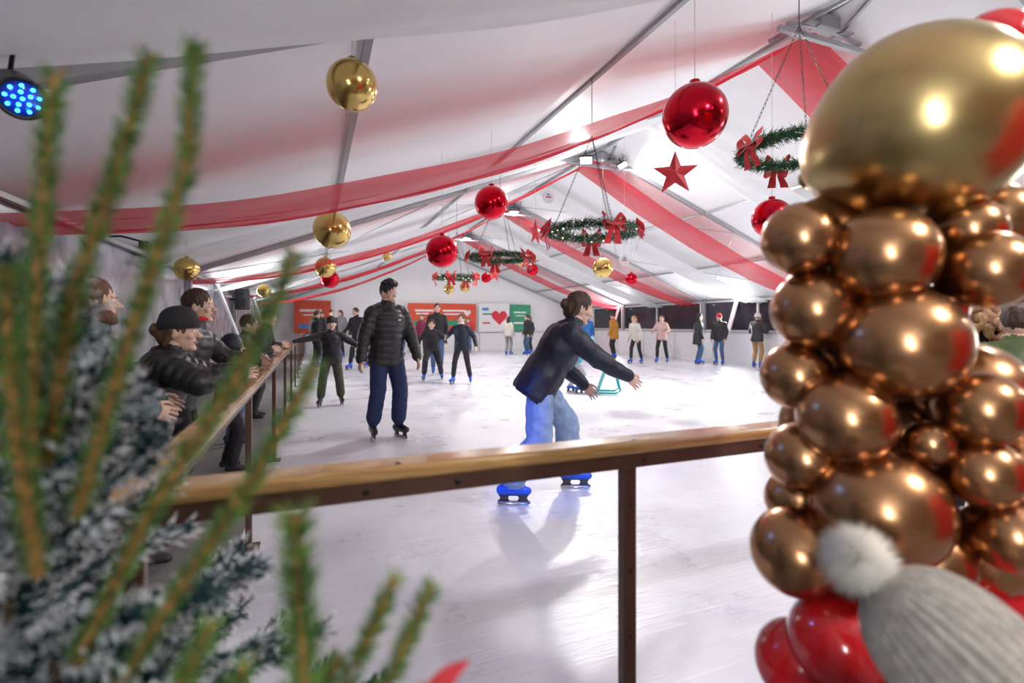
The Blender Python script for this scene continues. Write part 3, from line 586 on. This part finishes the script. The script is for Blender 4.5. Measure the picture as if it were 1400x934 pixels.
# ------------------------------------------------------------------ foreground trees
def W(s_,d,z): return V3(s_*.93+d*.367,-s_*.367+d*.93,z)
SPG=M('spruce_needle_green',(.14,.27,.045),.6,var=.3,vscale=40); SPG2=M('spruce_needle_dark',(.032,.11,.032),.6); BARK=M('spruce_twig_bark',(.36,.18,.055),.8,bump=.5,bscale=150); TRK=M('spruce_trunk_bark',(.10,.06,.035),.9,bump=.6,bscale=90)
def bough(mb,pts,rn,L,dens,mats,ids_p,w=.0011,two=None,twig=.0036,barkm=BARK,fwd=.75):
    pts=[np.asarray(p,float) for p in pts]; segs=[(pts[i],pts[i+1]) for i in range(len(pts)-1)]
    P=[];D=[]
    for a,b in segs:
        l=np.linalg.norm(b-a); k=int(l*dens); t=rng.uniform(0,1,k); d=nrm(b-a); u,w_=frame(d); an=rng.uniform(0,2*math.pi,k)
        rad=np.cos(an)[:,None]*u+np.sin(an)[:,None]*w_
        P.append(a+(b-a)*t[:,None]+rad*twig); D.append(rad-d*(-fwd)+rng.normal(size=(k,3))*.18)
    P=np.vstack(P);D=np.vstack(D); D/=np.linalg.norm(D,axis=1)[:,None]; k=len(P)
    if two is None: needles(mb,P,D,rng.uniform(.7,1.1,k)*L,np.full(k,w),mats,ids=rng.choice(len(mats),k,p=ids_p))
    else: needles(mb,P,D,rng.uniform(.6,1.15,k)*L,np.full(k,w),mats,two=two)
    n=len(pts); mb.add(*tube(pts,[twig*1.6-(twig*.8)*i/(n-1) for i in range(n)],6),barkm)
mb=MB()
BR=[[(-.50,.52,1.15),(-.471,.5,1.38),(-.464,.5,1.49),(-.453,.5,1.60)],[(-.50,.54,1.2),(-.435,.5,1.381),(-.391,.5,1.504),(-.352,.49,1.613)],[(-.45,.52,1.15),(-.384,.5,1.323),(-.323,.5,1.504),(-.315,.5,1.628)],
    [(-.45,.52,1.0),(-.3625,.5,1.156),(-.275,.5,1.294),(-.214,.5,1.421)],[(-.45,.52,.9),(-.341,.5,1.07),(-.254,.5,1.2),(-.194,.5,1.312)],[(-.24,.50,.80),(-.196,.48,.99),(-.203,.48,1.09),(-.207,.48,1.17)],
    [(-.40,.52,.75),(-.174,.5,.975),(-.145,.5,1.033),(-.116,.5,1.098)],[(-.40,.54,.7),(-.145,.5,.95),(-.112,.5,1.019),(-.08,.5,1.09)],
    [(-.42,.50,.8),(-.30,.46,.93),(-.26,.45,.99),(-.235,.44,1.05)],[(-.42,.50,.8),(-.31,.42,.98),(-.27,.42,1.06),(-.25,.42,1.10)],[(-.42,.50,.8),(-.24,.50,.90),(-.20,.50,.97),(-.17,.5,1.02)],
    [(-.47,.5,1.1),(-.455,.46,1.26),(-.45,.45,1.35),(-.44,.44,1.40)],[(-.42,.5,.7),(-.25,.44,.84),(-.16,.43,.93),(-.13,.43,.98)],
    [(-.42,.5,.8),(-.33,.46,.88),(-.29,.45,.93),(-.27,.44,.98)],[(-.42,.5,.8),(-.36,.42,.93),(-.34,.41,.98),(-.32,.40,1.02)],[(-.3,.5,.8),(-.235,.46,.90),(-.225,.455,.96),(-.215,.45,1.01)]]
for i,b in enumerate(BR):
    pts=[W(*p) for p in b]; 
    bough(mb,pts,0,.0165 if i!=5 else .028,2900 if i!=5 else 3800,[SPG,SPG2,BARK],[.62,.34,.04])
tr=[W(-.50,.56,0),W(-.50,.56,.6),W(-.50,.56,1.0)]; mb.add(*tube(tr,[.022,.016,.008],10),TRK)
for i in range(34):
    z=rng.uniform(.15,.80); a=rng.uniform(0,2*math.pi); l=.14+.16*(1-z); p=V3(*W(-.48,.54,z)); q=p+V3(math.cos(a)*l,math.sin(a)*l,.12)
    if q[1]<.18: continue
    bough(mb,[p,(p+q)/2+V3(0,0,.01),q],0,.018,1500,[SPG,SPG2],[.5,.5])
mb.build('spruce_tree',False,loc=tuple(W(-.50,.56,0)))
TEALN=M('frosted_needle_teal',(.007,.042,.048),.6,var=.4,vscale=20)
mb=MB(); bs,bd=-.61,.60
for i in range(250):
    z=.12+1.27*(i/250)**.85; a=rng.uniform(0,2*math.pi); Rm=.095+max(0,(1.38-z))*.33+max(0,1.04-z)*.50; Rm=min(Rm,.46); l=Rm*rng.uniform(.75,1.05)
    p=W(bs,bd,z-.05); q=p+V3(math.cos(a)*l,math.sin(a)*l,.06+rng.uniform(0,.06))
    if q[1]>1.18 or q[1]<.2 or q[0]<-1.8: continue
    bough(mb,[p,(p+q)/2+V3(0,0,.015),q],0,.032,950,[TEALN,FROST],None,w=.0018,two=rng.uniform(.35,.85),twig=.004,barkm=TEALN,fwd=.9)
mb.add(*tube([W(bs,bd,0),W(bs,bd,1.40)],[.025,.008],10),TRK)
mb.build('frosted_christmas_tree',False,loc=tuple(W(bs,bd,0)))
mb=MB()
for s_,z,a in ((-.075,1.0,.4),(-.10,.975,1.2),(-.06,.965,-.2)):
    c=W(s_,.5,z-.012); V=[];F=[]
    for i in range(9):
        t=i/8; w=.016*math.sin(math.pi*min(1,t*1.02))+.0005; b=c+ex*(t-.5)*.07*math.cos(a)+V3(0,0,(t-.5)*.07*math.sin(a+.6)); V+=[b-V3(0,0,w),b-ey*.006,b+V3(0,0,w)]
    for i in range(8): o=3*i; F+=[(o,o+1,o+4,o+3),(o+1,o+2,o+5,o+4)]
    mb.add(V,F,RIB)
mb.add(*tube([W(-.10,.5,.95),W(-.2,.52,.8),W(-.46,.52,.5)],.003,6),GN2); mb.build('poinsettia')
# ------------------------------------------------------------------ skating aid
AID=M('turquoise_skating_aid',(.02,.46,.46),.4)
mb=MB(); F_=Matrix.Translation((5.24,8.50,0))@Matrix.Rotation(math.radians(-29-90),4,'Z')
for sx in (-.2,.2):
    mb.add(*tube([(sx,-.35,.03),(sx,.25,.03),(sx,.33,.08),(sx,.28,.3),(sx,.02,.74),(sx,-.12,.78)],.02,10),AID,F_)
    mb.add(*tube([(sx,-.1,.03),(sx,.1,.58)],.015,8),AID,F_)
mb.add(*tube([(-.2,-.12,.78),(.2,-.12,.78)],.022,10),AID,F_); mb.add(*tube([(-.2,.29,.28),(.2,.29,.28)],.018,10),AID,F_); mb.build('skating_aid')
# ------------------------------------------------------------------ lights & fixtures
FX=M('black_fixture',(.02,.02,.022),.4,.4); GLOW=M('led_panel_glow',(1,.97,.92),.4,emit=18); BLED=M('blue_led_lens',(.02,.35,1),.3,emit=11); BLENS=M('blue_lens_glass',(.01,.03,.3),.15,emit=.4)
def empty_at(name,x,y,z):
    e=bpy.data.objects.new(name,None); SC.collection.objects.link(e); e.location=(x,y,z); return e
def flood(x,y,z,power,aim=(0,0,-1),col=(1,.98,.96),big=1.):
    e=empty_at('floodlight',x,y,z)
    q=Vector(aim).normalized().to_track_quat('-Z','Y'); R=q.to_matrix().to_4x4()@Matrix.Scale(big,4)
    mb=MB(); mb.add(*box((0,0,.04),(.26,.20,.05),.01),FX,R); mb.add(*box((0,0,.012),(.23,.17,.006)),GLOW,R)
    for sx in (-.14,.14): mb.add(*box((sx,0,.08),(.01,.03,.12)),FX,R)
    mb.add(*box((0,0,.14),(.29,.03,.01)),FX,R)
    mb.add(*tube([(0,0,.12),(0,0,roofz(x)-z-.02)],.012,8),FX)
    mb.build('housing',False,parent=e)
    l=bpy.data.lights.new('flood_lamp','AREA'); l.shape='RECTANGLE'; l.size=.23*big; l.size_y=.17*big; l.energy=power; l.color=col
    o=bpy.data.objects.new('lamp',l); SC.collection.objects.link(o); o.parent=e; o.matrix_local=q.to_matrix().to_4x4()@Matrix.Translation((0,0,.004)); return e
flood(5.25,9.15,4.72,185,aim=(-.25,-.45,-1)); flood(6.15,9.15,4.72,100,aim=(.3,-.3,-1))
flood(5.7,14.3,4.75,125); flood(5.7,19.4,4.75,140); flood(5.2,1.2,4.6,100,aim=(.1,.1,-1)); flood(2.4,-1.2,3.4,85,aim=(-.2,.25,-1),col=(1,.95,.88)); flood(8.5,-1.,3.7,80,col=(1,.95,.88))  # the two warm ones behind the camera are added fill for the foreground
def fill_strip(x,y,z,power,sx):  # fill strips added under the eaves to brighten roof and people
    e=empty_at('added_fill_strip',x,y,z); q=Vector((sx,0,.36)).to_track_quat('-Z','X'); R=q.to_matrix().to_4x4()
    mb=MB(); mb.add(*box((0,0,.03),(2.5,.16,.05),.008),WFR,R); 
    for t in (-1,1): mb.add(*box((-.03*sx,t,0),(.10,.03,.03)),WFR)
    mb.build('housing',False,parent=e)
    l=bpy.data.lights.new('fill_lamp','AREA'); l.shape='RECTANGLE'; l.size=2.4; l.size_y=.14; l.energy=power; l.color=(.95,.98,1)
    o=bpy.data.objects.new('lamp',l); SC.collection.objects.link(o); o.parent=e; o.matrix_local=R; return e
for y,p in ((2.,120),(7.5,190),(13.,150),(20.,150)): fill_strip(XR-.14,y,2.02,p,-1)
for y in (-2.2,12.,19.): fill_strip(XL+.14,y,1.98,140 if y<0 else 110,1)
def par(x,y,z,aim,power,col,blend=.6,ang=60,soft=.05):
    e=empty_at('stage_par_light',x,y,z)
    q=Vector(aim).normalized().to_track_quat('-Z','Y'); R=q.to_matrix().to_4x4(); mb=MB()
    mb.add(*loft([(V3(0,0,.14),V3(.03,0,0),V3(0,.03,0)),(V3(0,0,.12),V3(.062,0,0),V3(0,.062,0)),(V3(0,0,0),V3(.072,0,0),V3(0,.072,0)),(V3(0,0,-.012),V3(.074,0,0),V3(0,.074,0)),(V3(0,0,-.012),V3(.064,0,0),V3(0,.064,0)),(V3(0,0,-.002),V3(.062,0,0),V3(0,.062,0))],28),FX,R)
    mb.add(*tube([(0,0,-.001),(0,0,-.005)],.06,28),BLENS,R)
    for r,n in ((0,1),(.024,5),(.046,9)):
        for i in range(n): t=2*math.pi*i/n; mb.add(*ellipsoid((r*math.cos(t),r*math.sin(t),-.008),(.0065,.0065,.004),10,6),BLED,R)
    zz=.20
    mb.add(*tube([(-.085,0,.05),(-.088,0,.05+zz*.5),(-.06,0,zz),(.06,0,zz),(.088,0,.05+zz*.5),(.085,0,.05)],.007,8),FX,R)
    mb.add(*tube([R@Vector((0,0,zz)),(0,0,roofz(x)-z-.02)],.008,8),FX)
    mb.build('housing',parent=e)
    l=bpy.data.lights.new('par_lamp','SPOT'); l.energy=power; l.color=col; l.spot_size=math.radians(ang); l.spot_blend=blend; l.shadow_soft_size=soft
    o=bpy.data.objects.new('lamp',l); SC.collection.objects.link(o); o.parent=e; o.matrix_local=R@Matrix.Translation((0,0,-.03)); return e
par(-.96,2.30,2.15,(.9,-1.3,-1.0),10,(.08,.25,1),ang=50)
par(-1.25,1.75,2.12,(2.75,1.75,-1.68),400,(.04,.14,1),ang=20,blend=.8)
par(3.4,-.9,3.2,(-.5,3.4,-3.0),80,(.45,.32,1),ang=75)
par(1.6,-.6,2.7,(1.2,-.2,-1.5),75,(1,.05,.04),ang=70,soft=.1)  # unseen red lamp added to light the red cloth for balloon reflections
mb=MB(); x,y,z=-1.55,6.0,2.18
mb.add(*box((x,y,z-.05),(.08,.16,.07),.01),FX); mb.add(*tube([(x,y,z-.02),(x-.2,y,z+.03),(XL+.04,y,z+.02)],.01,8),FX); mb.add(*tube([(x,y-.08,z-.05),(x,y-.12,z-.055)],.028,12),FX); mb.build('security_camera',False)
mb=MB(); mb.add(*box((-1.62,14.0,1.95),(.3,.3,.5),.02),FX); mb.add(*tube([(-1.62,13.85,1.88),(-1.62,13.83,1.88)],.11,20),BLK2); mb.add(*tube([(-1.62,13.85,2.09),(-1.62,13.83,2.09)],.05,16),BLK2); mb.add(*box((-1.8,14.0,1.95),(.2,.05,.05)),FX); mb.build('loudspeaker',False)
# ------------------------------------------------------------------ world & camera
w=bpy.data.worlds.new('World'); SC.world=w; w.use_nodes=True; w.node_tree.nodes['Background'].inputs[0].default_value=(.10,.12,.2,1); w.node_tree.nodes['Background'].inputs[1].default_value=.4
cd=bpy.data.cameras.new('Camera'); cam=bpy.data.objects.new('Camera',cd); SC.collection.objects.link(cam); SC.camera=cam
cam.location=(0,0,1.35); cam.rotation_euler=(math.radians(90),0,math.radians(-21.5)); cd.sensor_width=36; cd.lens=690/1400*36; cd.shift_y=-24/1400; cd.clip_start=.02
cd.dof.use_dof=True; cd.dof.focus_distance=4.2; cd.dof.aperture_fstop=1.6
try:
    SC.view_settings.view_transform='Standard'; SC.view_settings.look='None'; SC.view_settings.exposure=.28
except Exception as e: print(e)
